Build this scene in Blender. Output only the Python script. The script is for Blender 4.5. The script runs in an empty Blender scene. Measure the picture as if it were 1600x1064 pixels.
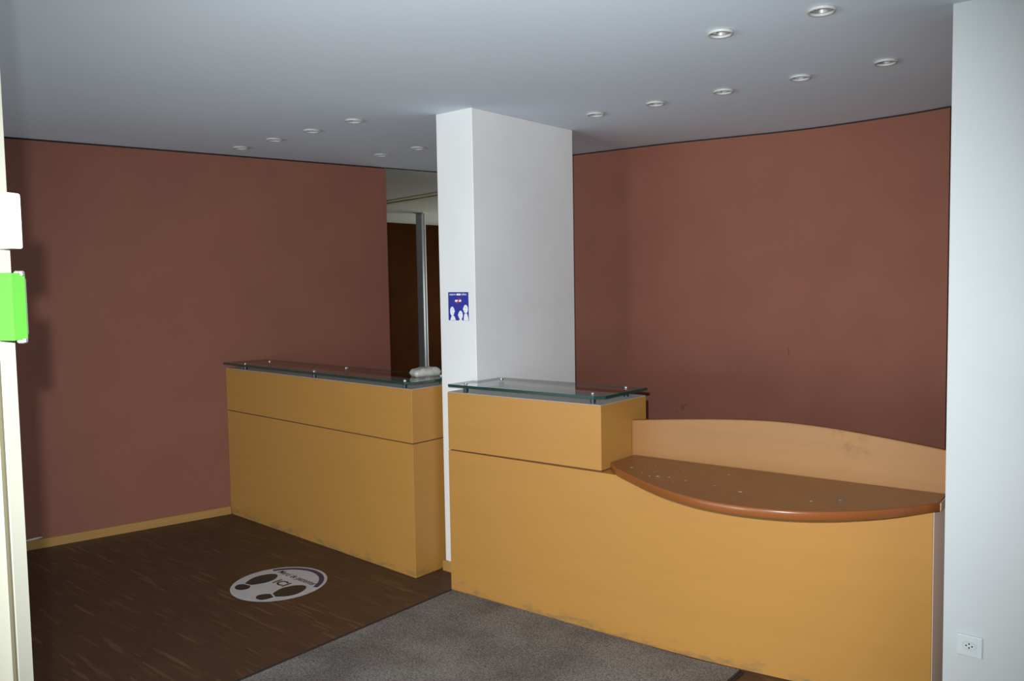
import bpy, bmesh, math, random
from mathutils import Vector, Matrix, Euler

random.seed(7)
S = bpy.context.scene
C = S.collection

# ------------------------------------------------------------------ camera
CAM = Vector((0.0, 0.0, 1.65))
FW = Vector((-0.62733404, 0.77632831, -0.06137071))
RT = Vector((0.77827648, 0.62775109, -0.01463863))
UP = Vector((-0.02716114, 0.05694669, 0.99800769))
cd = bpy.data.cameras.new('camera')
cd.sensor_fit = 'HORIZONTAL'; cd.sensor_width = 36.0
cd.lens = 1258.01 / 1600 * 36
cd.shift_x = -50.35 / 1600; cd.shift_y = -14.17 / 1600
cd.clip_start = 0.05; cd.clip_end = 100
cam = bpy.data.objects.new('camera', cd); C.objects.link(cam)
M3 = Matrix((RT, UP, -FW)).transposed()
cam.matrix_world = Matrix.Translation(CAM) @ M3.to_4x4()
S.camera = cam

# ------------------------------------------------------------------ view, world, lights
S.view_settings.view_transform = 'Standard'
S.view_settings.look = 'None'
S.view_settings.gamma = 1.0
S.view_settings.use_curve_mapping = False
S.view_settings.exposure = 0.0

w = bpy.data.worlds.new('sky'); S.world = w; w.use_nodes = True
bg = w.node_tree.nodes['Background']
bg.inputs[0].default_value = (0.72, 0.86, 1.0, 1); bg.inputs[1].default_value = 1.2

# the camera's pop-up flash, a few centimetres beside and above the lens
ld = bpy.data.lights.new('camera_flash', 'SPOT')
ld.energy = 525; ld.color = (0.97, 1.0, 1.03); ld.shadow_soft_size = 0.012
ld.spot_size = math.radians(85); ld.spot_blend = 0.75
fl = bpy.data.objects.new('camera_flash', ld); C.objects.link(fl)
fl.location = CAM + RT * -0.044 + UP * 0.085
fl.rotation_euler = (FW + RT * -0.022 + UP * -0.068).to_track_quat('-Z', 'Y').to_euler()

# daylight of the shopfront glazing behind the camera, and of the glazed street door in it
def window_light(name, w_, h_, energy, color, loc, rot, spread=180):
    d = bpy.data.lights.new(name, 'AREA'); d.shape = 'RECTANGLE'; d.size = w_; d.size_y = h_; d.energy = energy; d.color = color
    d.spread = math.radians(spread)
    q = bpy.data.objects.new(name, d); C.objects.link(q); q.location = loc; q.rotation_euler = rot
    return q
window_light('shopfront_daylight', 3.6, 1.4, 66, (0.76, 0.91, 1.0), (-4.4, -2.74, 1.0), (math.radians(100), 0, 0))
window_light('street_door_daylight', 0.8, 1.5, 15, (1.0, 0.90, 0.74), (-2.2, -2.70, 1.1), (math.radians(90), 0, math.radians(-6)), 76)

# daylight of the window in the room beyond the opening
ld = bpy.data.lights.new('back_room_daylight', 'AREA')
ld.shape = 'RECTANGLE'; ld.size = 4.4; ld.size_y = 1.3; ld.energy = 62; ld.color = (0.95, 0.97, 0.88)
d2 = bpy.data.objects.new('back_room_daylight', ld); C.objects.link(d2)
d2.location = (-6.9, 9.86, 1.2); d2.rotation_euler = (math.radians(-90), 0, 0)

# ------------------------------------------------------------------ materials
MATS = {}
def mat(name, col, rough=0.6, metal=0.0, noise=None, noise_scale=6.0, bump=0.0, bump_scale=60.0, spec=0.5):
    """procedural principled material; noise = colour to blend towards with a noise pattern"""
    if name in MATS: return MATS[name]
    m = bpy.data.materials.new(name); m.use_nodes = True
    nt = m.node_tree; b = nt.nodes['Principled BSDF']
    b.inputs['Base Color'].default_value = (*col, 1); b.inputs['Roughness'].default_value = rough
    b.inputs['Metallic'].default_value = metal; b.inputs['Specular IOR Level'].default_value = spec
    tc = nt.nodes.new('ShaderNodeNewGeometry')
    if noise:
        n = nt.nodes.new('ShaderNodeTexNoise'); n.inputs['Scale'].default_value = noise_scale; n.inputs['Detail'].default_value = 4
        nt.links.new(tc.outputs['Position'], n.inputs['Vector'])
        r = nt.nodes.new('ShaderNodeMapRange'); r.inputs['From Min'].default_value = .35; r.inputs['From Max'].default_value = .68
        nt.links.new(n.outputs['Fac'], r.inputs['Value'])
        x = nt.nodes.new('ShaderNodeMix'); x.data_type = 'RGBA'
        x.inputs['A'].default_value = (*col, 1); x.inputs['B'].default_value = (*noise, 1)
        nt.links.new(r.outputs['Result'], x.inputs['Factor']); nt.links.new(x.outputs['Result'], b.inputs['Base Color'])
    if bump:
        n2 = nt.nodes.new('ShaderNodeTexNoise'); n2.inputs['Scale'].default_value = bump_scale; n2.inputs['Detail'].default_value = 3
        nt.links.new(tc.outputs['Position'], n2.inputs['Vector'])
        bp = nt.nodes.new('ShaderNodeBump'); bp.inputs['Strength'].default_value = bump; bp.inputs['Distance'].default_value = .004
        nt.links.new(n2.outputs['Fac'], bp.inputs['Height']); nt.links.new(bp.outputs['Normal'], b.inputs['Normal'])
    MATS[name] = m
    return m

def wood_mat(name, a, b_, rough=0.42, scale=(1.5, 1.5, 26), scuff=None, stain=None):
    """fine vertical or horizontal veneer; scuff = colour of patchy kick marks low down"""
    m = bpy.data.materials.new(name); m.use_nodes = True; nt = m.node_tree; b = nt.nodes['Principled BSDF']
    g = nt.nodes.new('ShaderNodeNewGeometry'); mp = nt.nodes.new('ShaderNodeMapping'); mp.inputs['Scale'].default_value = scale
    nt.links.new(g.outputs['Position'], mp.inputs['Vector'])
    n = nt.nodes.new('ShaderNodeTexNoise'); n.inputs['Scale'].default_value = 1.0; n.inputs['Detail'].default_value = 6; n.inputs['Roughness'].default_value = .6
    nt.links.new(mp.outputs['Vector'], n.inputs['Vector'])
    r = nt.nodes.new('ShaderNodeMapRange'); r.inputs['From Min'].default_value = .3; r.inputs['From Max'].default_value = .72
    nt.links.new(n.outputs['Fac'], r.inputs['Value'])
    x = nt.nodes.new('ShaderNodeMix'); x.data_type = 'RGBA'; x.inputs['A'].default_value = (*a, 1); x.inputs['B'].default_value = (*b_, 1)
    nt.links.new(r.outputs['Result'], x.inputs['Factor'])
    out = x.outputs['Result']
    if scuff:
        sp = nt.nodes.new('ShaderNodeSeparateXYZ'); nt.links.new(g.outputs['Position'], sp.inputs[0])
        lo = nt.nodes.new('ShaderNodeMapRange'); lo.inputs['From Min'].default_value = .02; lo.inputs['From Max'].default_value = .13
        lo.inputs['To Min'].default_value = .1; lo.inputs['To Max'].default_value = -.25
        nt.links.new(sp.outputs['Z'], lo.inputs['Value'])
        mp2 = nt.nodes.new('ShaderNodeMapping'); mp2.inputs['Scale'].default_value = (7, 7, 22)
        nt.links.new(g.outputs['Position'], mp2.inputs['Vector'])
        n3 = nt.nodes.new('ShaderNodeTexNoise'); n3.inputs['Scale'].default_value = 1.3; n3.inputs['Detail'].default_value = 8; n3.inputs['Roughness'].default_value = .7
        nt.links.new(mp2.outputs['Vector'], n3.inputs['Vector'])
        ad = nt.nodes.new('ShaderNodeMath'); ad.operation = 'ADD'
        nt.links.new(n3.outputs['Fac'], ad.inputs[0]); nt.links.new(lo.outputs['Result'], ad.inputs[1])
        r2 = nt.nodes.new('ShaderNodeMapRange'); r2.inputs['From Min'].default_value = .56; r2.inputs['From Max'].default_value = .72; r2.inputs['To Max'].default_value = .75
        nt.links.new(ad.outputs[0], r2.inputs['Value'])
        x2 = nt.nodes.new('ShaderNodeMix'); x2.data_type = 'RGBA'; x2.inputs['B'].default_value = (*scuff, 1)
        nt.links.new(out, x2.inputs['A']); nt.links.new(r2.outputs['Result'], x2.inputs['Factor']); out = x2.outputs['Result']
    if stain:                       # greasy hand smudge: (centre, radius, colour)
        dv = nt.nodes.new('ShaderNodeVectorMath'); dv.operation = 'DISTANCE'; dv.inputs[1].default_value = stain[0]
        nt.links.new(g.outputs['Position'], dv.inputs[0])
        fo = nt.nodes.new('ShaderNodeMapRange'); fo.inputs['From Max'].default_value = stain[1]; fo.inputs['To Min'].default_value = .16; fo.inputs['To Max'].default_value = -.3
        nt.links.new(dv.outputs['Value'], fo.inputs['Value'])
        n4 = nt.nodes.new('ShaderNodeTexNoise'); n4.inputs['Scale'].default_value = 16; n4.inputs['Detail'].default_value = 6; n4.inputs['Roughness'].default_value = .65
        nt.links.new(g.outputs['Position'], n4.inputs['Vector'])
        a4 = nt.nodes.new('ShaderNodeMath'); a4.operation = 'ADD'; nt.links.new(n4.outputs['Fac'], a4.inputs[0]); nt.links.new(fo.outputs['Result'], a4.inputs[1])
        r4 = nt.nodes.new('ShaderNodeMapRange'); r4.inputs['From Min'].default_value = .54; r4.inputs['From Max'].default_value = .72; r4.inputs['To Max'].default_value = .6
        nt.links.new(a4.outputs[0], r4.inputs['Value'])
        x4 = nt.nodes.new('ShaderNodeMix'); x4.data_type = 'RGBA'; x4.inputs['B'].default_value = (*stain[2], 1)
        nt.links.new(out, x4.inputs['A']); nt.links.new(r4.outputs['Result'], x4.inputs['Factor']); out = x4.outputs['Result']
    nt.links.new(out, b.inputs['Base Color'])
    b.inputs['Roughness'].default_value = rough; b.inputs['Specular IOR Level'].default_value = .4
    MATS[name] = m
    return m

M_terra = mat('terracotta_paint', (0.258, 0.101, 0.066), .75, noise=(0.240, 0.092, 0.061), noise_scale=3, bump=.12, bump_scale=220, spec=.3)
M_white = mat('white_wall_paint', (0.76, 0.77, 0.77), .7, noise=(0.72, 0.73, 0.73), noise_scale=2.5, bump=.1, bump_scale=180, spec=.3)
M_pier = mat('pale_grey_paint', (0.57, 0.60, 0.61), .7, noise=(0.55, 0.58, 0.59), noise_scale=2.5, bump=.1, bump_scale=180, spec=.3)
M_ceil = mat('ceiling_paint', (0.75, 0.84, 0.93), .85, noise=(0.73, 0.82, 0.91), noise_scale=1.5, bump=.08, bump_scale=120, spec=.2)
M_gap = mat('dark_gap', (0.02, 0.012, 0.012), .8)
M_groove = mat('brown_groove', (0.09, 0.040, 0.016), .8)
M_wood = wood_mat('honey_maple_veneer', (0.440, 0.217, 0.050), (0.420, 0.205, 0.046), scuff=(0.20, 0.14, 0.07))
M_back = wood_mat('pale_pinkish_veneer', (0.315, 0.155, 0.054), (0.29, 0.142, 0.048), stain=((-1.10, 3.37, .955), .24, (0.17, 0.085, 0.035)))
M_base = wood_mat('baseboard_wood', (0.44, 0.25, 0.075), (0.37, 0.20, 0.055))
M_lino = wood_mat('brown_lino', (0.245, 0.096, 0.033), (0.205, 0.082, 0.031), rough=.33, scale=(9, 9, 9), stain=((-1.05, 3.08, .80), .30, (0.12, 0.075, 0.045)))
M_linoedge = mat('brown_lino_edge', (0.235, 0.075, 0.02), .28)
M_board = mat('raw_board', (0.80, 0.66, 0.42), .8, noise=(0.72, 0.58, 0.36), noise_scale=60)
M_grey_end = mat('grey_end_panel', (0.78, 0.66, 0.54), .7)
M_edge = mat('backrest_edge', (0.22, 0.09, 0.025), .5)
M_chrome = mat('chrome', (0.85, 0.85, 0.87), .12, 1.0)
M_cap = mat('satin_chrome', (0.9, 0.9, 0.92), .22, 1.0)
M_standoff = mat('dark_steel', (0.05, 0.055, 0.06), .35, 0.7)
M_laminate = mat('grey_laminate', (0.33, 0.31, 0.28), .5)
M_trimring = mat('lamp_ring', (0.52, 0.52, 0.51), .4)
M_reflect = mat('lamp_reflector', (0.34, 0.34, 0.33), .4, .6)
M_bulb = mat('lamp_glass', (0.42, 0.42, 0.41), .3)
M_cream = mat('cream_lacquer', (0.34, 0.34, 0.275), .5, noise=(0.32, 0.32, 0.26), noise_scale=4, spec=.3)
M_seal = mat('rubber_seal', (0.10, 0.09, 0.05), .7)
M_blockwhite = mat('white_plastic', (0.82, 0.83, 0.85), .35)
M_green = mat('green_plastic', (0.065, 0.25, 0.03), .6, spec=.2)
M_greenline = mat('green_plastic_joint', (0.06, 0.30, 0.02), .5)
M_alu = mat('aluminium', (0.55, 0.56, 0.57), .3, .9)
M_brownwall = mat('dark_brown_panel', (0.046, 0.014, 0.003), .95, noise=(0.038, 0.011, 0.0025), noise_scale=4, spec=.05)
M_farceil = mat('back_room_ceiling', (0.64, 0.64, 0.57), .9, noise=(0.61, 0.61, 0.54), noise_scale=3)
M_rail = mat('cream_rail', (0.62, 0.58, 0.38), .6)
M_blue = mat('blue_print', (0.022, 0.030, 0.30), .45)
M_paper = mat('white_print', (0.80, 0.82, 0.86), .5)
M_red = mat('red_print', (0.60, 0.03, 0.04), .5)
M_inkline = mat('grey_print', (0.30, 0.32, 0.36), .5)
M_vinyl = mat('white_vinyl', (0.46, 0.46, 0.47), .45, noise=(0.42, 0.42, 0.43), noise_scale=14)
M_ink = mat('black_print', (0.020, 0.017, 0.015), .5)
M_purple = mat('violet_print', (0.035, 0.025, 0.075), .5)
M_packet = mat('grey_plastic_film', (0.50, 0.50, 0.46), .25, noise=(0.38, 0.38, 0.35), noise_scale=30)
M_socket = mat('socket_plastic', (0.62, 0.66, 0.67), .3)
M_dark = mat('dark_hole', (0.01, 0.01, 0.01), .8)
M_scuff = mat('white_scuff', (0.62, 0.62, 0.62), .7)
M_mark = mat('dark_scuff', (0.165, 0.068, 0.048), .8)

def glass_mat():
    m = bpy.data.materials.new('clear_glass'); m.use_nodes = True; nt = m.node_tree
    nt.nodes.remove(nt.nodes['Principled BSDF']); out = nt.nodes['Material Output']
    t = nt.nodes.new('ShaderNodeBsdfTransparent'); t.inputs[0].default_value = (0.93, 0.97, 0.955, 1)
    g = nt.nodes.new('ShaderNodeBsdfGlossy'); g.inputs['Roughness'].default_value = .03
    lw = nt.nodes.new('ShaderNodeLayerWeight'); lw.inputs['Blend'].default_value = .5
    p = nt.nodes.new('ShaderNodeMath'); p.operation = 'POWER'; p.inputs[1].default_value = 4.2
    nt.links.new(lw.outputs['Facing'], p.inputs[0])
    r = nt.nodes.new('ShaderNodeMapRange'); r.inputs['To Min'].default_value = .05; r.inputs['To Max'].default_value = 1.0
    nt.links.new(p.outputs[0], r.inputs['Value'])
    x = nt.nodes.new('ShaderNodeMixShader')
    nt.links.new(r.outputs['Result'], x.inputs[0]); nt.links.new(t.outputs[0], x.inputs[1]); nt.links.new(g.outputs[0], x.inputs[2])
    nt.links.new(x.outputs[0], out.inputs[0])
    return m
def clear_mat():
    m = bpy.data.materials.new('clear_glass_underside'); m.use_nodes = True; nt = m.node_tree
    nt.nodes.remove(nt.nodes['Principled BSDF'])
    t = nt.nodes.new('ShaderNodeBsdfTransparent'); t.inputs[0].default_value = (0.97, 0.99, 0.98, 1)
    nt.links.new(t.outputs[0], nt.nodes['Material Output'].inputs[0])
    return m
M_under = clear_mat()
M_glass = glass_mat()
M_glassedge = mat('green_glass_edge', (0.012, 0.045, 0.040), .12, spec=.7)

def parquet_mat():
    m = bpy.data.materials.new('dark_strip_parquet'); m.use_nodes = True; nt = m.node_tree; b = nt.nodes['Principled BSDF']
    g = nt.nodes.new('ShaderNodeNewGeometry')
    br = nt.nodes.new('ShaderNodeTexBrick')
    br.inputs['Scale'].default_value = 1; br.inputs['Brick Width'].default_value = .16; br.inputs['Row Height'].default_value = .0095
    br.inputs['Mortar Size'].default_value = .0004; br.inputs['Bias'].default_value = -.15
    br.inputs['Color1'].default_value = (0.070, 0.034, 0.0175, 1); br.inputs['Color2'].default_value = (0.092, 0.045, 0.023, 1); br.inputs['Mortar'].default_value = (0.03, 0.014, 0.006, 1)
    br.offset = .37; br.offset_frequency = 3
    nt.links.new(g.outputs['Position'], br.inputs['Vector'])
    # a few pale strips: per-strip random value picked by an elongated voronoi
    mp = nt.nodes.new('ShaderNodeMapping'); mp.inputs['Scale'].default_value = (5.5, 75, 1)
    nt.links.new(g.outputs['Position'], mp.inputs['Vector'])
    vo = nt.nodes.new('ShaderNodeTexVoronoi'); vo.inputs['Scale'].default_value = 1
    nt.links.new(mp.outputs['Vector'], vo.inputs['Vector'])
    sp = nt.nodes.new('ShaderNodeSeparateColor'); nt.links.new(vo.outputs['Color'], sp.inputs[0])
    r = nt.nodes.new('ShaderNodeMapRange'); r.inputs['From Min'].default_value = .86; r.inputs['From Max'].default_value = 1.0; r.inputs['To Max'].default_value = .75
    nt.links.new(sp.outputs[0], r.inputs['Value'])
    x = nt.nodes.new('ShaderNodeMix'); x.data_type = 'RGBA'; x.inputs['B'].default_value = (0.155, 0.080, 0.036, 1)
    nt.links.new(br.outputs['Color'], x.inputs['A']); nt.links.new(r.outputs['Result'], x.inputs['Factor'])
    # worn blotches
    n = nt.nodes.new('ShaderNodeTexNoise'); n.inputs['Scale'].default_value = 2.2; n.inputs['Detail'].default_value = 5
    nt.links.new(g.outputs['Position'], n.inputs['Vector'])
    x2 = nt.nodes.new('ShaderNodeMix'); x2.data_type = 'RGBA'; x2.blend_type = 'MULTIPLY'; x2.inputs['B'].default_value = (0.72, 0.72, 0.74, 1)
    nt.links.new(x.outputs['Result'], x2.inputs['A']); nt.links.new(n.outputs['Fac'], x2.inputs['Factor'])
    nt.links.new(x2.outputs['Result'], b.inputs['Base Color'])
    b.inputs['Roughness'].default_value = .5; b.inputs['Specular IOR Level'].default_value = .35
    return m
M_parquet = parquet_mat()

def carpet_mat():
    m = bpy.data.materials.new('grey_carpet'); m.use_nodes = True; nt = m.node_tree; b = nt.nodes['Principled BSDF']
    g = nt.nodes.new('ShaderNodeNewGeometry')
    n = nt.nodes.new('ShaderNodeTexNoise'); n.inputs['Scale'].default_value = 130; n.inputs['Detail'].default_value = 3
    nt.links.new(g.outputs['Position'], n.inputs['Vector'])
    cr = nt.nodes.new('ShaderNodeValToRGB'); e = cr.color_ramp.elements
    e[0].position = .30; e[0].color = (0.090, 0.080, 0.071, 1); e[1].position = .72; e[1].color = (0.285, 0.26, 0.24, 1)
    nt.links.new(n.outputs['Fac'], cr.inputs[0])
    n2 = nt.nodes.new('ShaderNodeTexNoise'); n2.inputs['Scale'].default_value = 3; n2.inputs['Detail'].default_value = 4
    nt.links.new(g.outputs['Position'], n2.inputs['Vector'])
    x2 = nt.nodes.new('ShaderNodeMix'); x2.data_type = 'RGBA'; x2.blend_type = 'MULTIPLY'; x2.inputs['B'].default_value = (0.66, 0.64, 0.63, 1)
    r = nt.nodes.new('ShaderNodeMapRange'); r.inputs['From Min'].default_value = .4; r.inputs['From Max'].default_value = .65
    nt.links.new(n2.outputs['Fac'], r.inputs['Value'])
    nt.links.new(cr.outputs[0], x2.inputs['A']); nt.links.new(r.outputs['Result'], x2.inputs['Factor'])
    nt.links.new(x2.outputs['Result'], b.inputs['Base Color'])
    bp = nt.nodes.new('ShaderNodeBump'); bp.inputs['Strength'].default_value = .5; bp.inputs['Distance'].default_value = .003
    nt.links.new(n.outputs['Fac'], bp.inputs['Height']); nt.links.new(bp.outputs['Normal'], b.inputs['Normal'])
    b.inputs['Roughness'].default_value = .95; b.inputs['Specular IOR Level'].default_value = .1
    return m
M_carpet = carpet_mat()

# ------------------------------------------------------------------ mesh helpers
def link(name, me, m, parent=None, smooth=False):
    o = bpy.data.objects.new(name, me); C.objects.link(o)
    if m is not None and len(me.materials) == 0: me.materials.append(m)
    if parent: o.parent = parent
    if smooth:
        for p in me.polygons: p.use_smooth = True
    return o
def finish(name, bm, m, parent=None, smooth=False, recalc=True):
    if recalc: bmesh.ops.recalc_face_normals(bm, faces=bm.faces)
    me = bpy.data.meshes.new(name); bm.to_mesh(me); bm.free()
    return link(name, me, m, parent, smooth)
def box_bm(bm, lo, hi, bevel=0.0, seg=2):
    r = bmesh.ops.create_cube(bm, size=1.0)
    lo = Vector(lo); hi = Vector(hi)
    for v in r['verts']:
        v.co = Vector(((v.co.x + .5) * (hi.x - lo.x) + lo.x, (v.co.y + .5) * (hi.y - lo.y) + lo.y, (v.co.z + .5) * (hi.z - lo.z) + lo.z))
    if bevel:
        es = list({e for v in r['verts'] for e in v.link_edges})
        bmesh.ops.bevel(bm, geom=es, offset=bevel, segments=seg, affect='EDGES', profile=.6)
def box(name, lo, hi, m, parent=None, bevel=0.0, seg=2):
    bm = bmesh.new(); box_bm(bm, lo, hi, bevel, seg)
    return finish(name, bm, m, parent)
def prism_bm(bm, pts, z0, z1, bevel=0.0, seg=2, bevel_edges='all'):
    vb = [bm.verts.new((p[0], p[1], z0)) for p in pts]; vt = [bm.verts.new((p[0], p[1], z1)) for p in pts]
    n = len(pts)
    fb = bm.faces.new(vb[::-1]); ft = bm.faces.new(vt); sides = []
    for i in range(n): sides.append(bm.faces.new((vb[i], vb[(i + 1) % n], vt[(i + 1) % n], vt[i])))
    if bevel:
        es = set(ft.edges) | set(fb.edges) if bevel_edges == 'rims' else set(ft.edges) if bevel_edges == 'top' else set(e for f in sides for e in f.edges)
        bmesh.ops.bevel(bm, geom=list(es), offset=bevel, segments=seg, affect='EDGES', profile=.6)
def prism(name, pts, z0, z1, m, parent=None, bevel=0.0, seg=2, bevel_edges='all', smooth=False):
    bm = bmesh.new(); prism_bm(bm, pts, z0, z1, bevel, seg, bevel_edges)
    return finish(name, bm, m, parent, smooth)
def lathe_bm(bm, prof, n=20, axis=(0, 0, 0)):
    """prof: list of (r, z); closed caps where r == 0"""
    rings = []
    for r, z in prof:
        if r == 0: rings.append([bm.verts.new((axis[0], axis[1], axis[2] + z))])
        else: rings.append([bm.verts.new((axis[0] + r * math.cos(2 * math.pi * k / n), axis[1] + r * math.sin(2 * math.pi * k / n), axis[2] + z)) for k in range(n)])
    for a, b in zip(rings, rings[1:]):
        for k in range(n):
            k2 = (k + 1) % n
            if len(a) == 1 and len(b) == 1: continue
            if len(a) == 1: bm.faces.new((a[0], b[k], b[k2]))
            elif len(b) == 1: bm.faces.new((a[k], b[0], a[k2]))
            else: bm.faces.new((a[k], b[k], b[k2], a[k2]))
def lathe(name, prof, m, parent=None, n=20, axis=(0, 0, 0), smooth=True):
    bm = bmesh.new(); lathe_bm(bm, prof, n, axis)
    return finish(name, bm, m, parent, smooth)
def spline(pts, per=6):
    """Catmull-Rom through pts"""
    out = []
    P = [Vector(p) for p in pts]; P = [P[0] * 2 - P[1]] + P + [P[-1] * 2 - P[-2]]
    for i in range(1, len(P) - 2):
        for k in range(per):
            t = k / per; a, b, c, d = P[i - 1:i + 3]
            out.append(.5 * ((2 * b) + (c - a) * t + (2 * a - 5 * b + 4 * c - d) * t * t + (3 * b - a - 3 * c + d) * t ** 3))
    out.append(P[-2])
    return [tuple(p) for p in out]
def empty(name, loc=(0, 0, 0), rz=0.0):
    o = bpy.data.objects.new(name, None); C.objects.link(o); o.location = loc; o.rotation_euler = (0, 0, rz); o.empty_display_size = .1
    return o
def tag(o, label, cat, group=None):
    o['label'] = label; o['category'] = cat
    if group: o['group'] = group
    return o
def struct(o, label=None):
    o['kind'] = 'structure'
    if label: o['label'] = label
    return o
def flat_bm(bm, pts, z, t=0.0):
    vs = [bm.verts.new((p[0], p[1], z)) for p in pts]; bm.faces.new(vs)
    if t:
        r = bmesh.ops.extrude_face_region(bm, geom=list(bm.faces)[-1:])
        for e in r['geom']:
            if isinstance(e, bmesh.types.BMVert): e.co.z += t
def text_mesh(body, size, name, bold=0.0, extrude=0.0002):
    cu = bpy.data.curves.new(name, 'FONT'); cu.body = body; cu.size = size; cu.align_x = 'CENTER'; cu.align_y = 'BOTTOM_BASELINE'
    cu.offset = bold; cu.extrude = extrude; cu.resolution_u = 3
    o = bpy.data.objects.new(name, cu); C.objects.link(o)
    bpy.context.view_layer.update()
    me = bpy.data.meshes.new_from_object(o.evaluated_get(bpy.context.evaluated_depsgraph_get()))
    bpy.data.objects.remove(o); bpy.data.curves.remove(cu)
    return me
def fit_width(me, width):
    xs = [v.co.x for v in me.vertices]; k = width / (max(xs) - min(xs)); mid = (max(xs) + min(xs)) / 2
    for v in me.vertices: v.co.x = (v.co.x - mid) * k
def curve_fill(name, loops, thickness, m):
    """flat plate with holes, z in [-thickness/2, thickness/2]"""
    cu = bpy.data.curves.new(name, 'CURVE'); cu.dimensions = '2D'; cu.fill_mode = 'BOTH'; cu.extrude = thickness / 2
    for L in loops:
        s = cu.splines.new('POLY'); s.points.add(len(L) - 1); s.use_cyclic_u = True
        for p, q in zip(s.points, L): p.co = (q[0], q[1], 0, 1)
    o = bpy.data.objects.new(name, cu); C.objects.link(o); bpy.context.view_layer.update()
    me = bpy.data.meshes.new_from_object(o.evaluated_get(bpy.context.evaluated_depsgraph_get()))
    bpy.data.objects.remove(o); bpy.data.curves.remove(cu)
    me.materials.clear(); me.name = name
    return link(name, me, m)

# ------------------------------------------------------------------ the setting
H = 2.59
WP = Vector((-5.416, 3.0452)); WD = Vector((0.23728, 0.97144)); WN = Vector((-WD.y, WD.x))   # left wall line; WN points out of the room
def wl(t, off=0.0):
    p = WP + WD * t + WN * off
    return (p.x, p.y)
T0, T1 = -6.2, 1.3046

struct(prism('floor', [(-10.2, -3.2), (3.0, -3.2), (3.0, 10.4), (-10.2, 10.4)], -.10, 0.0, M_parquet), 'dark brown strip parquet floor')

DOWN = [(-5.04, 3.005), (-4.612, 2.985), (-4.19, 2.972), (-3.764, 2.955), (-4.612, 3.855), (-4.199, 3.836),
        (-2.642, 3.757), (-2.250, 3.748), (-1.854, 3.742), (-1.459, 3.733), (-1.075, 3.724), (-1.430, 2.862), (-1.043, 2.862)]
HOLE = .040
loops = [[wl(T0 - .1), wl(4.40), (3.0, 7.35), (3.0, -3.2)]]
for x, y in DOWN: loops.append([(x + HOLE * math.cos(2 * math.pi * k / 20), y + HOLE * math.sin(2 * math.pi * k / 20)) for k in range(20)])
ceil = curve_fill('ceiling', loops, .05, M_ceil); ceil.location.z = H + .025
struct(ceil, 'pale blue-grey painted ceiling with recessed spots')
struct(prism('ceiling_back_room', [wl(T0 - .1, .004), wl(4.40, .004), (-4.2, 10.4), (-10.2, 10.4), (-10.2, -3.2)], H + .004, H + .06, M_farceil), 'grey ceiling of the room beyond the opening')
struct(prism('trim_1', [wl(T1 + .002, -.001), wl(4.3, -.001), wl(4.3, .013), wl(T1 + .002, .013)], H - .006, H - .0005, M_gap), 'dark strip where the two ceilings meet')

# walls
struct(prism('wall_left', [wl(T0), wl(T1), wl(T1, .12), wl(T0, .12)], 0, H - .011, M_terra), 'terracotta painted wall on the left')
struct(prism('trim_2', [wl(T0, .006), wl(T1 - .004, .006), wl(T1 - .004, .11), wl(T0, .11)], H - .011, H - .0005, M_gap))
RW = spline([(-4.40, 4.775), (-3.64, 4.835), (-2.887, 4.885), (-2.384, 4.965), (-1.898, 5.03), (-1.369, 4.995), (-1.079, 4.935)], 5)
RWb = [(x + .0, y + .12) for x, y in RW]
struct(prism('wall_right', RW + RWb[::-1], 0, H - .011, M_terra), 'gently curved terracotta wall behind the desk')
RWc = [(x, y + .006) for x, y in RW]
struct(prism('trim_3', RWc + [(x, y - .006) for x, y in RWb[::-1]], H - .011, H - .0005, M_gap))
struct(prism('wall_side', [(-1.070, 4.93), (-.700, 3.235), (-.58, 3.235), (-.94, 4.97), (-.94, 5.05), (-1.070, 5.05)], 0, H - .0005, M_terra), 'terracotta return wall beside the white pier')
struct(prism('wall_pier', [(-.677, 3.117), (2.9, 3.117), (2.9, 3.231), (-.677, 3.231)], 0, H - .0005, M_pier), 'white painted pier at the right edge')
struct(prism('wall_column', [(-3.317, 3.171), (-3.041, 3.171), (-3.041, 4.071), (-3.317, 4.071)], 0, H - .0005, M_white, bevel=.003, seg=1), 'white rectangular column between the two counters')
struct(box('wall_inner', (-4.40, 4.90, 0), (-4.28, 10.2, H - .0005), M_terra))
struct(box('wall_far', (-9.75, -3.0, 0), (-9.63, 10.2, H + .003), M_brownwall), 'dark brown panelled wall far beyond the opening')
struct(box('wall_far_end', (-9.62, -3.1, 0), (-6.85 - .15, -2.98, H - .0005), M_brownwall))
def wall_with_hole(name, x0, x1, y0, y1, hx0, hx1, hz0, hz1, m):
    bm = bmesh.new(); h = H - .0005
    box_bm(bm, (x0, y0, 0), (hx0, y1, h)); box_bm(bm, (hx1, y0, 0), (x1, y1, h)); box_bm(bm, (hx0, y0, hz1), (hx1, y1, h))
    if hz0 > 0: box_bm(bm, (hx0, y0, 0), (hx1, y1, hz0))
    return struct(finish(name, bm, m))
wall_with_hole('wall_back_room', -9.62, -4.28, 10.0, 10.12, -9.1, -4.7, .55, 1.85, M_white)
wall_with_hole('wall_street', -6.86, 2.78, -2.90, -2.78, -6.3, 1.9, .25, 1.75, M_white)
struct(box('wall_right_hand', (2.78, -2.90, 0), (2.90, 3.1, H - .0005), M_white))
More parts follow.
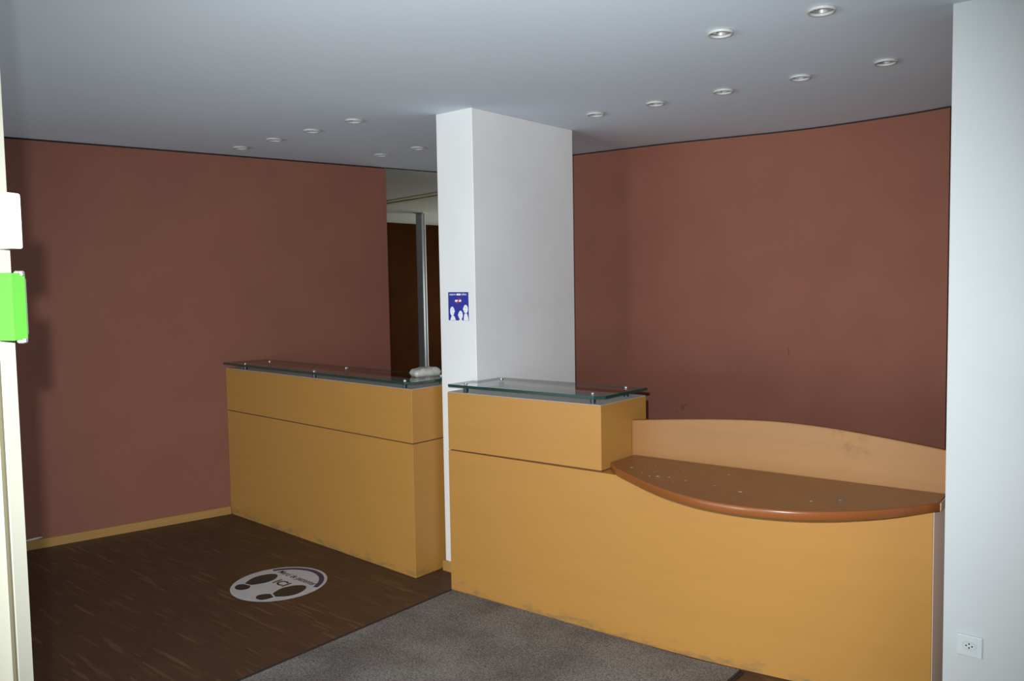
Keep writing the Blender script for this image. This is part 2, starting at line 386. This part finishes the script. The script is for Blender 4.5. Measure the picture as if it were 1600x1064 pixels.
def glazed(name, x0, x1, z0, z1, y, m):
    e = struct(empty(name, ((x0 + x1) / 2, y, z0)))
    cx = (x0 + x1) / 2; a = (x1 - x0) / 2 - .003; hh = z1 - z0
    def part(n, lo, hi, mm): return box(n, lo, hi, mm, e)
    part('frame', (-a, -.03, 0), (-a + .06, .03, hh - .003), m); part('frame', (a - .06, -.03, 0), (a, .03, hh - .003), m)
    part('frame', (-a + .06, -.03, 0), (a - .06, .03, .08), m); part('frame', (-a + .06, -.03, hh - .083), (a - .06, .03, hh - .003), m)
    part('pane', (-a + .06, -.004, .08), (a - .06, .004, hh - .083), M_glass)
    return e
for k_ in range(5): glazed('window_%d' % (k_ + 2), -6.3 + 1.64 * k_, -6.3 + 1.64 * (k_ + 1), .25, 1.75, -2.84, M_alu)
glazed('window_1', -9.1, -4.7, .55, 1.85, 10.06, M_alu)

# baseboards
def bb(t0, t1): return [wl(t0, -.0125), wl(t1, -.0125), wl(t1, -.0005), wl(t0, -.0005)]
struct(prism('baseboard_left', bb(T0, -.003), 0.0005, .058, M_base), 'honey coloured wooden baseboard on the terracotta wall')
cb = struct(empty('baseboard_column', (-3.18, 3.165, 0)), 'honey coloured baseboard around the white column')
box('board', (-3.329 + 3.18, 3.159 - 3.165, .0005), (-3.085 + 3.18, 3.1705 - 3.165, .060), M_base, cb)
# scuff on top of the baseboard
def on_wall_strip(name, t0, t1, z0, z1, m, label, cat):
    bm = bmesh.new(); n = 8; top = []; bot = []
    for k in range(n + 1):
        t = t0 + (t1 - t0) * k / n; th = (z1 - z0) * (.35 + .65 * math.sin(math.pi * k / n)) * random.uniform(.7, 1)
        zc = z0 + (z1 - z0) * (.5 + .5 * (k / n) - .25)
        bot.append((t, zc - th / 2)); top.append((t, zc + th / 2))
    pts = bot + top[::-1]
    f = [bm.verts.new((*wl(t, -.0012), z)) for t, z in pts]; g = [bm.verts.new((*wl(t, -.0003), z)) for t, z in pts]
    bm.faces.new(f); bm.faces.new(g[::-1])
    for i in range(len(pts)): bm.faces.new((f[i], f[(i + 1) % len(pts)], g[(i + 1) % len(pts)], g[i]))
    return tag(finish(name, bm, m), label, cat)

# ------------------------------------------------------------------ carpet
ca = empty('carpet_runner', (-2.258, 1.0, 0)); tag(ca, 'grey speckled entrance carpet set in front of the right-hand counter', 'carpet')
box('pile', (-.800, -3.6, .0005), (.806, 1.945, .006), M_carpet, ca)
# front end follows the counter foot
ca.children[0].data.clear_geometry()
bm = bmesh.new()
prism_bm(bm, [(-.800, -3.6), (.806, -3.6), (.806, 2.073), (.60, 2.042), (.334, 2.030), (-.30, 1.998), (-.800, 1.972)], .0005, .006)
bmesh.ops.recalc_face_normals(bm, faces=bm.faces); bm.to_mesh(ca.children[0].data); bm.free()
for x0, x1, ye in ((-.818, -.802, 1.972), (.808, .818, 2.070), (.823, .831, 2.070)):
    box('edge_strip', (x0, -3.6, .0005), (x1, ye, .0075), M_gap, ca, .002, 1)

# ------------------------------------------------------------------ counters
def glass_plate(pts, z0, z1, parent):
    """clear plate with dark green polished edges as sub-part"""
    bm = bmesh.new()
    vb = [bm.verts.new((*p, z0)) for p in pts]; vt = [bm.verts.new((*p, z1)) for p in pts]
    fu = bm.faces.new(vb[::-1]); fu.material_index = 2; bm.faces.new(vt); n = len(pts)
    for i in range(n):
        f = bm.faces.new((vb[i], vb[(i + 1) % n], vt[(i + 1) % n], vt[i])); f.material_index = 1
    me = bpy.data.meshes.new('glass_top'); bm.to_mesh(me); bm.free(); me.materials.append(M_glass); me.materials.append(M_glassedge); me.materials.append(M_under)
    o = link('glass_top', me, None, parent); o['label'] = 'clear glass plate with dark green edge'
    return o
def standoff(x, y, z0, z1, zc, parent):
    s = lathe('standoff', [(0, z0), (.013, z0), (.013, z1), (0, z1)], M_standoff, parent, 16, (x, y, 0), smooth=False)
    c = lathe('cap', [(0, zc), (.0095, zc), (.0098, zc + .003), (.0088, zc + .006), (.006, zc + .0085), (.003, zc + .0095), (0, zc + .0098)], M_cap, s, 16, (x, y, 0))
    c['label'] = 'bright chrome fixing cap'
    return s

def shrink(pts, d):
    cx = sum(p[0] for p in pts) / len(pts); cy = sum(p[1] for p in pts) / len(pts)
    return [(p[0] + (d if p[0] < cx else -d), p[1] + (d if p[1] < cy else -d)) for p in pts]

# left counter
ZG, ZT = .761, 1.0675
o = Vector((-4.39, 3.15))
L = empty('reception_counter', (o.x, o.y, 0)); tag(L, 'honey wood reception counter with long glass top against the terracotta wall', 'counter')
def lp(P): return [(p[0] - o.x, p[1] - o.y) for p in P]
Lpoly = lp([(-5.4135, 3.0455), (-3.3557, 2.977), (-3.3557, 3.325), (-5.340, 3.345)])
prism('lower_panel', Lpoly, .0005, ZG - .003, M_wood, L, .0012, 1)
prism('shadow_gap', shrink(Lpoly, .006), ZG - .003, ZG + .003, M_groove, L)
prism('upper_panel', Lpoly, ZG + .003, ZT - .004, M_wood, L, .0012, 1)
prism('top_board', shrink(Lpoly, .002), ZT - .004, ZT, M_laminate, L)
gpl = lp([(-5.408, 3.025), (-3.395, 2.958), (-3.345, 2.995), (-3.345, 3.335), (-5.330, 3.335)])
glass_plate(gpl, 1.0935, 1.107, L)
for x, y in [(-5.15, 3.045), (-5.15, 3.235), (-4.305, 3.015), (-4.29, 3.250), (-3.43, 2.995), (-3.43, 3.275)]:
    standoff(x - o.x, y - o.y, ZT, 1.0935, 1.107, L)

# right counter with half-round desk
ZG2, ZT2 = .765, 1.0757
o2 = Vector((-2.0, 3.2))
R = empty('reception_desk', (o2.x, o2.y, 0)); tag(R, 'honey wood reception desk with half-round brown writing shelf and arched back panel', 'desk')
def rp(P): return [(p[0] - o2.x, p[1] - o2.y) for p in P]
front = spline([(-3.078, 2.980), (-2.50, 3.008), (-1.924, 3.042), (-1.66, 3.062), (-1.44, 3.092), (-1.246, 3.124), (-.98, 3.176), (-.744, 3.237)], 4)
body = front + [(-.734, 3.393), (-1.4, 3.345), (-2.1, 3.300), (-2.127, 3.436), (-3.036, 3.385), (-3.036, 3.164), (-3.078, 3.164)]
prism('front_panel', rp(body), .0005, ZG2 - .003, M_wood, R, .0012, 1)
ub = [(-3.078, 2.982), (-2.127, 3.041), (-2.127, 3.436), (-3.036, 3.385), (-3.036, 3.164), (-3.078, 3.164)]
gapb = [(-3.066, 2.994), (-2.133, 3.047), (-2.133, 3.430), (-3.030, 3.379), (-3.030, 3.158), (-3.066, 3.158)]
prism('shadow_gap', rp(gapb), ZG2 - .003, ZG2 + .003, M_groove, R)
prism('upper_box', rp(ub), ZG2 + .003, ZT2 - .004, M_wood, R, .0012, 1)
prism('top_board', rp([(-3.076, 2.984), (-2.129, 3.043), (-2.129, 3.434), (-3.034, 3.383), (-3.034, 3.162), (-3.076, 3.162)]), ZT2 - .004, ZT2, M_laminate, R)
glass_plate(rp([(-3.062, 2.972), (-2.155, 3.028), (-2.112, 3.060), (-2.112, 3.425), (-3.030, 3.350), (-3.030, 3.16), (-3.062, 3.16)]), 1.1030, 1.1175, R)
for x, y in [(-2.972, 3.015), (-2.962, 3.285), (-2.195, 3.075), (-2.185, 3.345)]:
    standoff(x - o2.x, y - o2.y, ZT2, 1.1030, 1.1175, R)
# half-round writing shelf
arc = spline([(-2.118, 3.105), (-2.03, 3.015), (-1.88, 2.925), (-1.75, 2.853), (-1.616, 2.797), (-1.45, 2.760), (-1.248, 2.776), (-1.05, 2.860), (-.864, 3.028), (-.722, 3.243)], 4)
slab = arc + [(-.7295, 3.399), (-1.4, 3.352), (-2.118, 3.302)]
def ring_slab(name, pts, rings, m, m_edge, parent):
    """closed outline (counter-clockwise); rings = (inset, z) from the underside up to the top"""
    n = len(pts); V = [Vector(p) for p in pts]; N = []
    for i in range(n):
        d0 = (V[i] - V[i - 1]).normalized(); d1_ = (V[(i + 1) % n] - V[i]).normalized()
        q = Vector((d0.y + d1_.y, -d0.x - d1_.x)); q.normalize(); N.append(q / max(.5, q.dot(Vector((d0.y, -d0.x)))))
    bm = bmesh.new(); R_ = [[bm.verts.new((V[i].x - N[i].x * d, V[i].y - N[i].y * d, z)) for i in range(n)] for d, z in rings]
    for a_, b_ in zip(R_, R_[1:]):
        for i in range(n):
            f = bm.faces.new((a_[i], a_[(i + 1) % n], b_[(i + 1) % n], b_[i])); f.material_index = 1; f.smooth = True
    bm.faces.new(R_[0][::-1]); bm.faces.new(R_[-1])
    me = bpy.data.meshes.new(name); bm.to_mesh(me); bm.free(); me.materials.append(m); me.materials.append(m_edge)
    return link(name, me, None, parent)
me_o = ring_slab('desk_top', rp(slab), [(.002, ZG2 + .001), (0, ZG2 + .003), (0, .793), (.0015, .797), (.004, .7992), (.007, .800)], M_lino, M_linoedge, R)
me_o['label'] = 'half-round brown linoleum writing shelf'
e0 = prism('shelf_end', rp([(-.7215, 3.246), (-.7195, 3.246), (-.7270, 3.398), (-.7290, 3.398)]), ZG2 + .002, .799, M_board, me_o); e0['label'] = 'raw board end of the shelf'
e1 = prism('end_strip', rp([(-.7432, 3.240), (-.7415, 3.240), (-.7312, 3.392), (-.7330, 3.392)]), .001, ZG2 - .002, M_grey_end, R); e1['label'] = 'greyish raw end of the front panel'
# arched back panel
prof = [(-2.1235, .970), (-1.783, 1.003), (-1.564, 1.019), (-1.39, 1.0245), (-1.185, 1.017), (-.994, 1.0), (-.814, .980), (-.7285, .969)]
topc = spline(prof, 5)
def by(x): return 3.302 + (x + 2.118) * .0705
def arch(name, lo_of, hi_of, th, m, parent, off=0.0):
    bm = bmesh.new(); F = []; B = []
    pts = [(x, hi_of(z)) for x, z in topc] + [(x, lo_of(z)) for x, z in topc[::-1]]
    F = [bm.verts.new((x - o2.x, by(x) + off - o2.y, z)) for x, z in pts]; B = [bm.verts.new((x - o2.x, by(x) + off + th - o2.y, z)) for x, z in pts]
    n = len(topc); N = len(pts)
    for i in range(n - 1):
        a, b, c, d = i, i + 1, N - 2 - i, N - 1 - i
        bm.faces.new((F[a], F[b], F[c], F[d])); bm.faces.new((B[a], B[d], B[c], B[b]))
        bm.faces.new((F[a], B[a], B[b], F[b])); bm.faces.new((F[d], F[c], B[c], B[d]))
    bm.faces.new((F[0], F[N - 1], B[N - 1], B[0])); bm.faces.new((F[n - 1], B[n - 1], B[n], F[n]))
    return finish(name, bm, m, parent)
bk = arch('back_panel', lambda z: ZG2, lambda z: z - .004, .024, M_back, R, .001)
arch('edge_band', lambda z: z - .004, lambda z: z, .026, M_edge, bk, 0.0)
# paint flecks on the shelf
bm = bmesh.new()
for _ in range(26):
    t = random.random(); x = -2.0 + 1.05 * t ** 1.3; y = random.uniform(2.9, 3.2) if random.random() < .4 else 2.90 + abs(x + 1.45) ** 2 * .45 + random.uniform(0.0, .09)
    y = min(max(y, 2.86 + abs(x + 1.4) ** 2 * .62), 3.28); r = random.choice([.003, .004, .006, .0085]); a0 = random.random() * 6
    flat_bm(bm, [(x - o2.x + r * random.uniform(.4, 1.2) * math.cos(a0 + k * 1.047), y - o2.y + r * random.uniform(.4, 1.2) * math.sin(a0 + k * 1.047)) for k in range(6)], .8003)
fk = finish('paint_flecks', bm, M_scuff, me_o, recalc=False); fk['kind'] = 'stuff'; fk['label'] = 'white paint flecks on the shelf'

# folded plastic packet lying on the left glass top
def packet():
    bm = bmesh.new(); nx, ny = 15, 9
    Lx, Ly, Hh = .175, .105, .052
    grid = {}
    for side in (0, 1):
        for i in range(nx):
            for j in range(ny):
                u = i / (nx - 1) * 2 - 1; v_ = j / (ny - 1) * 2 - 1
                rim = (1 - abs(u) ** 5) ** .5 * (1 - abs(v_) ** 4) ** .5
                fold = .0025 * math.sin(4 * u + 3 * v_) + .0015 * math.sin(9 * u - 5 * v_) + (-.007 if u < -.55 and v_ < -.1 else 0)
                z = Hh * .42 + (Hh * .55 * rim + fold * rim if side == 0 else -Hh * .42 * min(1, rim * 1.6))
                sh = .93 if abs(u) > .9 else 1
                if side == 1 and (i in (0, nx - 1) or j in (0, ny - 1)): grid[1, i, j] = grid[0, i, j]; continue
                grid[side, i, j] = bm.verts.new((u * Lx / 2, v_ * Ly / 2 * sh, z))
    for side in (0, 1):
        for i in range(nx - 1):
            for j in range(ny - 1):
                q = [grid[side, i, j], grid[side, i + 1, j], grid[side, i + 1, j + 1], grid[side, i, j + 1]]
                if len(set(q)) == 4: bm.faces.new(q)
    p = empty('plastic_packet', (-3.520, 3.235, 1.1073), math.radians(72))
    tag(p, 'folded grey plastic packet lying on the left glass top beside the column', 'packet')
    b = finish('wrapper', bm, M_packet, p, smooth=True)
    bm = bmesh.new()
    vs = [bm.verts.new(c) for c in ((-.088, -.050, .020), (-.040, -.054, .014), (-.038, -.030, .043), (-.082, -.022, .034), (-.089, -.049, .017), (-.040, -.0555, .011), (-.036, -.029, .0405), (-.083, -.021, .030))]
    for f in ((0, 1, 2, 3), (7, 6, 5, 4), (0, 4, 5, 1), (1, 5, 6, 2), (2, 6, 7, 3), (3, 7, 4, 0)): bm.faces.new([vs[i] for i in f])
    fl_ = finish('folded_flap', bm, M_packet, p)
packet()

# ------------------------------------------------------------------ downlights
def downlight(x, y, label, group, proto=None):
    e = empty('recessed_spotlight', (x, y, H)); tag(e, label, 'ceiling light', group)
    if proto:
        for ch in proto.children:
            c = ch.copy(); C.objects.link(c); c.parent = e
            for g in ch.children:
                q = g.copy(); C.objects.link(q); q.parent = c
        return e
    tor = [(.0440 + .0055 * math.cos(a_), -.0070 + .0062 * math.sin(a_)) for a_ in [2 * math.pi * k / 10 for k in range(11)]]
    lathe('trim_ring', tor, M_trimring, e, 36)
    lathe('housing', [(.0372, -.004), (.0388, .0005), (.0388, .058), (0, .060)], M_standoff, e, 24)
    lathe('reflector', [(.0365, -.0035), (.031, .010), (.0265, .020), (.0245, .022)], M_reflect, e, 28)
    lathe('lamp', [(0, .013), (.010, .0145), (.021, .0185), (.0245, .0225), (.0245, .03), (0, .032)], M_bulb, e, 24)
    box('spring_clip', (-.0015, -.0352, -.006), (.0015, -.016, .006), M_trimring, e)
    return e
G1 = 'recessed ceiling spotlights'
lab = ['recessed spotlight nearest the left terracotta wall, front left row of four', 'second recessed spotlight of the front left row of four, counted from the left wall',
       'third recessed spotlight of the front left row of four, counted from the left wall', 'recessed spotlight of the front left row of four that is closest to the column',
       'left one of the two recessed spotlights in front of the dark opening', 'right one of the two recessed spotlights in front of the dark opening',
       'recessed spotlight just right of the column top, first of the long right row', 'second recessed spotlight of the long right row, counted from the column',
       'middle recessed spotlight of the long right row of five', 'fourth recessed spotlight of the long right row, counted from the column',
       'recessed spotlight of the long right row that is closest to the white pier', 'left one of the two nearest recessed spotlights at the top of the ceiling',
       'right one of the two nearest recessed spotlights, closest to the top edge']
first = None
for i, (x, y) in enumerate(DOWN):
    q = downlight(x, y, lab[i], G1, first)
    q.rotation_euler.z = random.uniform(0, 6.28)
    first = first or q

# ------------------------------------------------------------------ no-smoking sticker on the column
sg = empty('no_smoking_sticker', (-3.170, 3.1705, 1.4435)); tag(sg, 'blue no-smoking sticker with three white heads on the white column', 'sign')
def up_plate(name, pts, y0, th, m, parent, mir=False):
    """polygon (x, z) standing in the x-z plane, facing -y"""
    bm = bmesh.new()
    f = [bm.verts.new((x, y0 - th, z)) for x, z in pts]; b = [bm.verts.new((x, y0, z)) for x, z in pts]
    bm.faces.new(f); bm.faces.new(b[::-1]); n = len(pts)
    for i in range(n): bm.faces.new((f[i], b[i], b[(i + 1) % n], f[(i + 1) % n]))
    return finish(name, bm, m, parent)
SW, SH = .157, .157
up_plate('backing', [(-SW / 2, 0), (SW / 2, 0), (SW / 2, SH), (-SW / 2, SH)], -.0002, .0006, M_blue, sg)
def sgp(px, py): return ((px - 180) / 560 * SW - SW / 2 - (py - 120) / 770 * .000, SH - (py - 118) / 770 * SH)
def head(cx, cy, rx, ry, nose, body, eye, mouth):
    pts = []
    for k in range(28):
        a = 2 * math.pi * k / 28
        x = cx + rx * math.cos(a); y = cy + ry * math.sin(a)
        if abs(math.sin(a)) < .3 and math.cos(a) * nose > 0: x += nose * 16 * (1 - abs(math.sin(a)) / .3)
        pts.append(sgp(x, y))
    up_plate('head', pts, -.0008, .0003, M_paper, sg)
    up_plate('body', [sgp(*p) for p in body], -.0008, .0003, M_paper, sg)
    up_plate('eye', [sgp(eye[0] + 12 * math.cos(k * .785), eye[1] + 11 * math.sin(k * .785)) for k in range(8)], -.0011, .0002, M_inkline, sg)
    up_plate('mouth', [sgp(*p) for p in mouth], -.0011, .0002, M_inkline, sg)
head(288, 640, 60, 128, 1, [(228, 884), (245, 820), (270, 765), (340, 765), (365, 820), (382, 884)], (298, 592), [(318, 690), (345, 672), (347, 682), (322, 702)])
head(518, 740, 60, 118, -1, [(462, 886), (490, 858), (550, 858), (576, 886)], (516, 698), [(480, 780), (508, 790), (506, 776), (484, 770)])
head(660, 575, 62, 115, -1, [(600, 884), (608, 790), (625, 698), (695, 698), (722, 790), (732, 884)], (658, 540), [(618, 632), (650, 640), (648, 624), (622, 618)])
up_plate('cigarette', [sgp(370, 328), sgp(540, 322), sgp(542, 376), sgp(372, 382)], -.0008, .0003, M_paper, sg)
up_plate('red_bar', [sgp(398, 415), sgp(500, 272), sgp(528, 285), sgp(428, 432)], -.0011, .0003, M_red, sg)
for body, cxp, wid, bold in (('espace', 302, 170, 0), ('sans', 472, 118, .0012), ('tabac', 622, 138, 0)):
    me = text_mesh(body, .019, 'lettering', bold); fit_width(me, wid / 560 * SW)
    t = link('lettering', me, M_paper, sg); c = sgp(cxp, 202); t.location = (c[0], -.0011, c[1]); t.rotation_euler = (math.radians(90), 0, 0)

# ------------------------------------------------------------------ floor sticker
FR = 0.25688029079362146
fs = empty('floor_sticker', (-3.912708886912031, 2.4694478564042486, 0.0)); tag(fs, 'round white floor sticker with two black shoe soles on the parquet', 'sticker')
lathe('disc', [(0, .0004), (FR, .0004), (FR, .0012), (0, .0012)], M_vinyl, fs, 64, smooth=False)
def decal(name, pts, m, smooth_open=True):
    P = [(x * FR, y * FR) for x, y in pts]
    return prism(name, spline(P, 5) if smooth_open else P, .00125, .0016, m, fs)
decal('shoe_sole', [(-.395, -.425), (-.29, -.22), (-.265, -.05), (-.32, .12), (-.46, .25), (-.60, .245), (-.71, .11), (-.76, -.08), (-.72, -.26), (-.595, -.465)], M_ink)
decal('shoe_heel', [(-.60, -.505), (-.645, -.60), (-.58, -.705), (-.46, -.755), (-.33, -.73), (-.265, -.63), (-.285, -.54), (-.375, -.462)], M_ink)
decal('shoe_sole', [(.605, -.485), (.765, -.33), (.83, -.16), (.80, .03), (.71, .18), (.60, .245), (.47, .21), (.35, .07), (.30, -.13), (.34, -.29), (.405, -.425)], M_ink)
decal('shoe_heel', [(.375, -.462), (.285, -.55), (.245, -.66), (.30, -.75), (.41, -.785), (.52, -.755), (.575, -.66), (.59, -.52)], M_ink)
A0, A1 = math.radians(22), math.radians(156); n = 30
decal('arc_band', [(.935 * math.cos(A0 + (A1 - A0) * k / n), .935 * math.sin(A0 + (A1 - A0) * k / n)) for k in range(n + 1)] +
      [(.825 * math.cos(A1 - (A1 - A0) * k / n), .825 * math.sin(A1 - (A1 - A0) * k / n)) for k in range(n + 1)], M_purple, False)
me = text_mesh('Merci de patienter', .060, 'lettering', .0008); fit_width(me, 1.32 * FR)
t = link('lettering', me, M_ink, fs); t.location = (.045 * FR, .35 * FR, .0014)
me = text_mesh('ICI', .082, 'lettering', .0022); fit_width(me, .40 * FR)
t = link('lettering', me, M_ink, fs); t.location = (.03 * FR, -.07 * FR, .0014)

# ------------------------------------------------------------------ wall socket
sk = empty('wall_socket', (-.5895, 3.1165, .2965)); tag(sk, 'white Swiss style wall socket low on the white pier', 'socket')
box('plate', (-.041, -.009, 0), (.041, 0, .076), M_socket, sk, .003, 2)
up = up_plate('insert', [(-.023, .018), (.023, .018), (.023, .062), (-.023, .062)], -.0088, .0016, M_socket, sk)
hexp = [(-.021, .040), (-.013, .0285), (.013, .0285), (.021, .040), (.013, .0515), (-.013, .0515)]
up_plate('socket_well', [(x * 1.12, (z - .04) * 1.2 + .04) for x, z in hexp], -.0103, .0006, mat('socket_well', (0.48, 0.51, .52), .5), sk)
up_plate('socket_face', hexp, -.0108, .0012, M_socket, sk)
for x, z in ((-.0095, .040), (.0095, .040), (0, .0475), (0, .0335)):
    up_plate('pin_hole', [(x + .0029 * math.cos(k * .785), z + .0031 * math.sin(k * .785)) for k in range(8)], -.0119, .0005, M_dark, sk)

# ------------------------------------------------------------------ the open door at the left edge
d1 = struct(empty('door_1', (-1.2832, 0.3875, 0), math.radians(-62)), 'cream lacquered door edge with a green lock box, close at the left')
HD = H - .004
box('stile', (-.031, -.110, .002), (-.0045, 0, HD), M_cream, d1, .0015, 1)
box('stile_face', (-.0044, -.110, .002), (0, -.006, HD), M_cream, d1, .001, 1)
box('seal', (-.0044, -.0058, .002), (-.0012, -.0008, HD), M_seal, d1)
box('pane', (-.020, -.95, .10), (-.012, -.1105, HD - .10), M_glass, d1)
box('rail', (-.031, -.95, .002), (0, -.1105, .099), M_cream, d1); box('rail', (-.031, -.95, HD - .099), (0, -.1105, HD), M_cream, d1)
wb = box('strike_box', (-.018, .0005, 1.706), (.005, .034, 1.782), M_blockwhite, d1, .004, 3); wb['label'] = 'white plastic box'
box('face_plate', (.0005, -.10, 1.706), (.005, 0, 1.782), M_blockwhite, wb)
lb = box('lock_box', (-.020, .0005, 1.580), (.005, .032, 1.673), M_green, d1, .002, 2); lb['label'] = 'bright green lock box'
box('face_plate', (.0005, -.10, 1.580), (.0045, -.0005, 1.673), M_green, lb, .001, 1)
box('end_cap', (-.0235, .010, 1.588), (-.0205, .029, 1.665), M_alu, lb)
for z in (1.5755, 1.668): box('screw', (-.019, .020, z), (-.011, .0335, z + .008), M_alu, lb, .002, 1)

# ------------------------------------------------------------------ the room beyond
pl = empty('service_pole', (-8.066, 7.392, 0)); tag(pl, 'tall grey metal service pole in the dark room beyond the opening', 'pole')
pl.rotation_euler.z = math.radians(20)
box('shaft', (-.045, -.055, .02), (.045, .055, H - .012), mat('pole_paint', (0.36, 0.37, 0.39), .4, .3), pl, .006, 2)
box('channel', (.046, .005, .02), (.056, .030, H - .012), mat('channel_paint', (0.5, 0.52, 0.54), .5, .2), pl)
box('flange', (-.08, -.08, H - .006), (.08, .08, H + .0035), M_rail, pl)
box('foot_plate', (-.09, -.09, .0005), (.09, .09, .02), M_alu, pl)
rl = empty('ceiling_rail', (-6.9, 6.12, H)); tag(rl, 'cream ceiling rail crossing the room beyond the opening', 'rail')
rl.rotation_euler.z = math.atan2(-.172, .98)
box('track', (-2.2, -.125, -.004), (2.2, -.03, .003), M_rail, rl); box('track', (-2.2, .03, -.004), (2.2, .125, .003), M_rail, rl)
box('slot', (-2.2, -.029, -.002), (2.2, .029, .003), M_standoff, rl)
on_wall_strip('plaster_chip', -1.27, -1.17, .058, .072, M_scuff, 'small white plaster chip above the baseboard beside the door', 'wall mark')

def wall_mark(name, x, z, blobs, label):
    """thin irregular scuff on the curved wall, a little proud of the paint"""
    k = max(i for i in range(len(RW) - 1) if RW[i][0] <= x); (xa, ya), (xb, yb) = RW[k], RW[k + 1]
    sl = (yb - ya) / (xb - xa)
    e = empty(name, (x, ya + sl * (x - xa) - .0006, z), math.atan(sl)); tag(e, label, 'wall mark')
    for dx, dz, rx, rz in blobs:
        up_plate('scuff', [(dx + rx * random.uniform(.6, 1.1) * math.cos(q * .628), dz + rz * random.uniform(.6, 1.1) * math.sin(q * .628)) for q in range(10)], 0, .0004, M_mark, e)
wall_mark('scuff_mark', -2.74, .765, [(0, 0, .018, .028), (.024, .022, .012, .010), (-.04, -.03, .008, .008)], 'small dark scuff on the curved wall right of the glass-topped box')
wall_mark('scuff_mark', -2.03, 1.178, [(0, 0, .005, .030)], 'short upright dark scratch on the curved wall above the arched back panel')
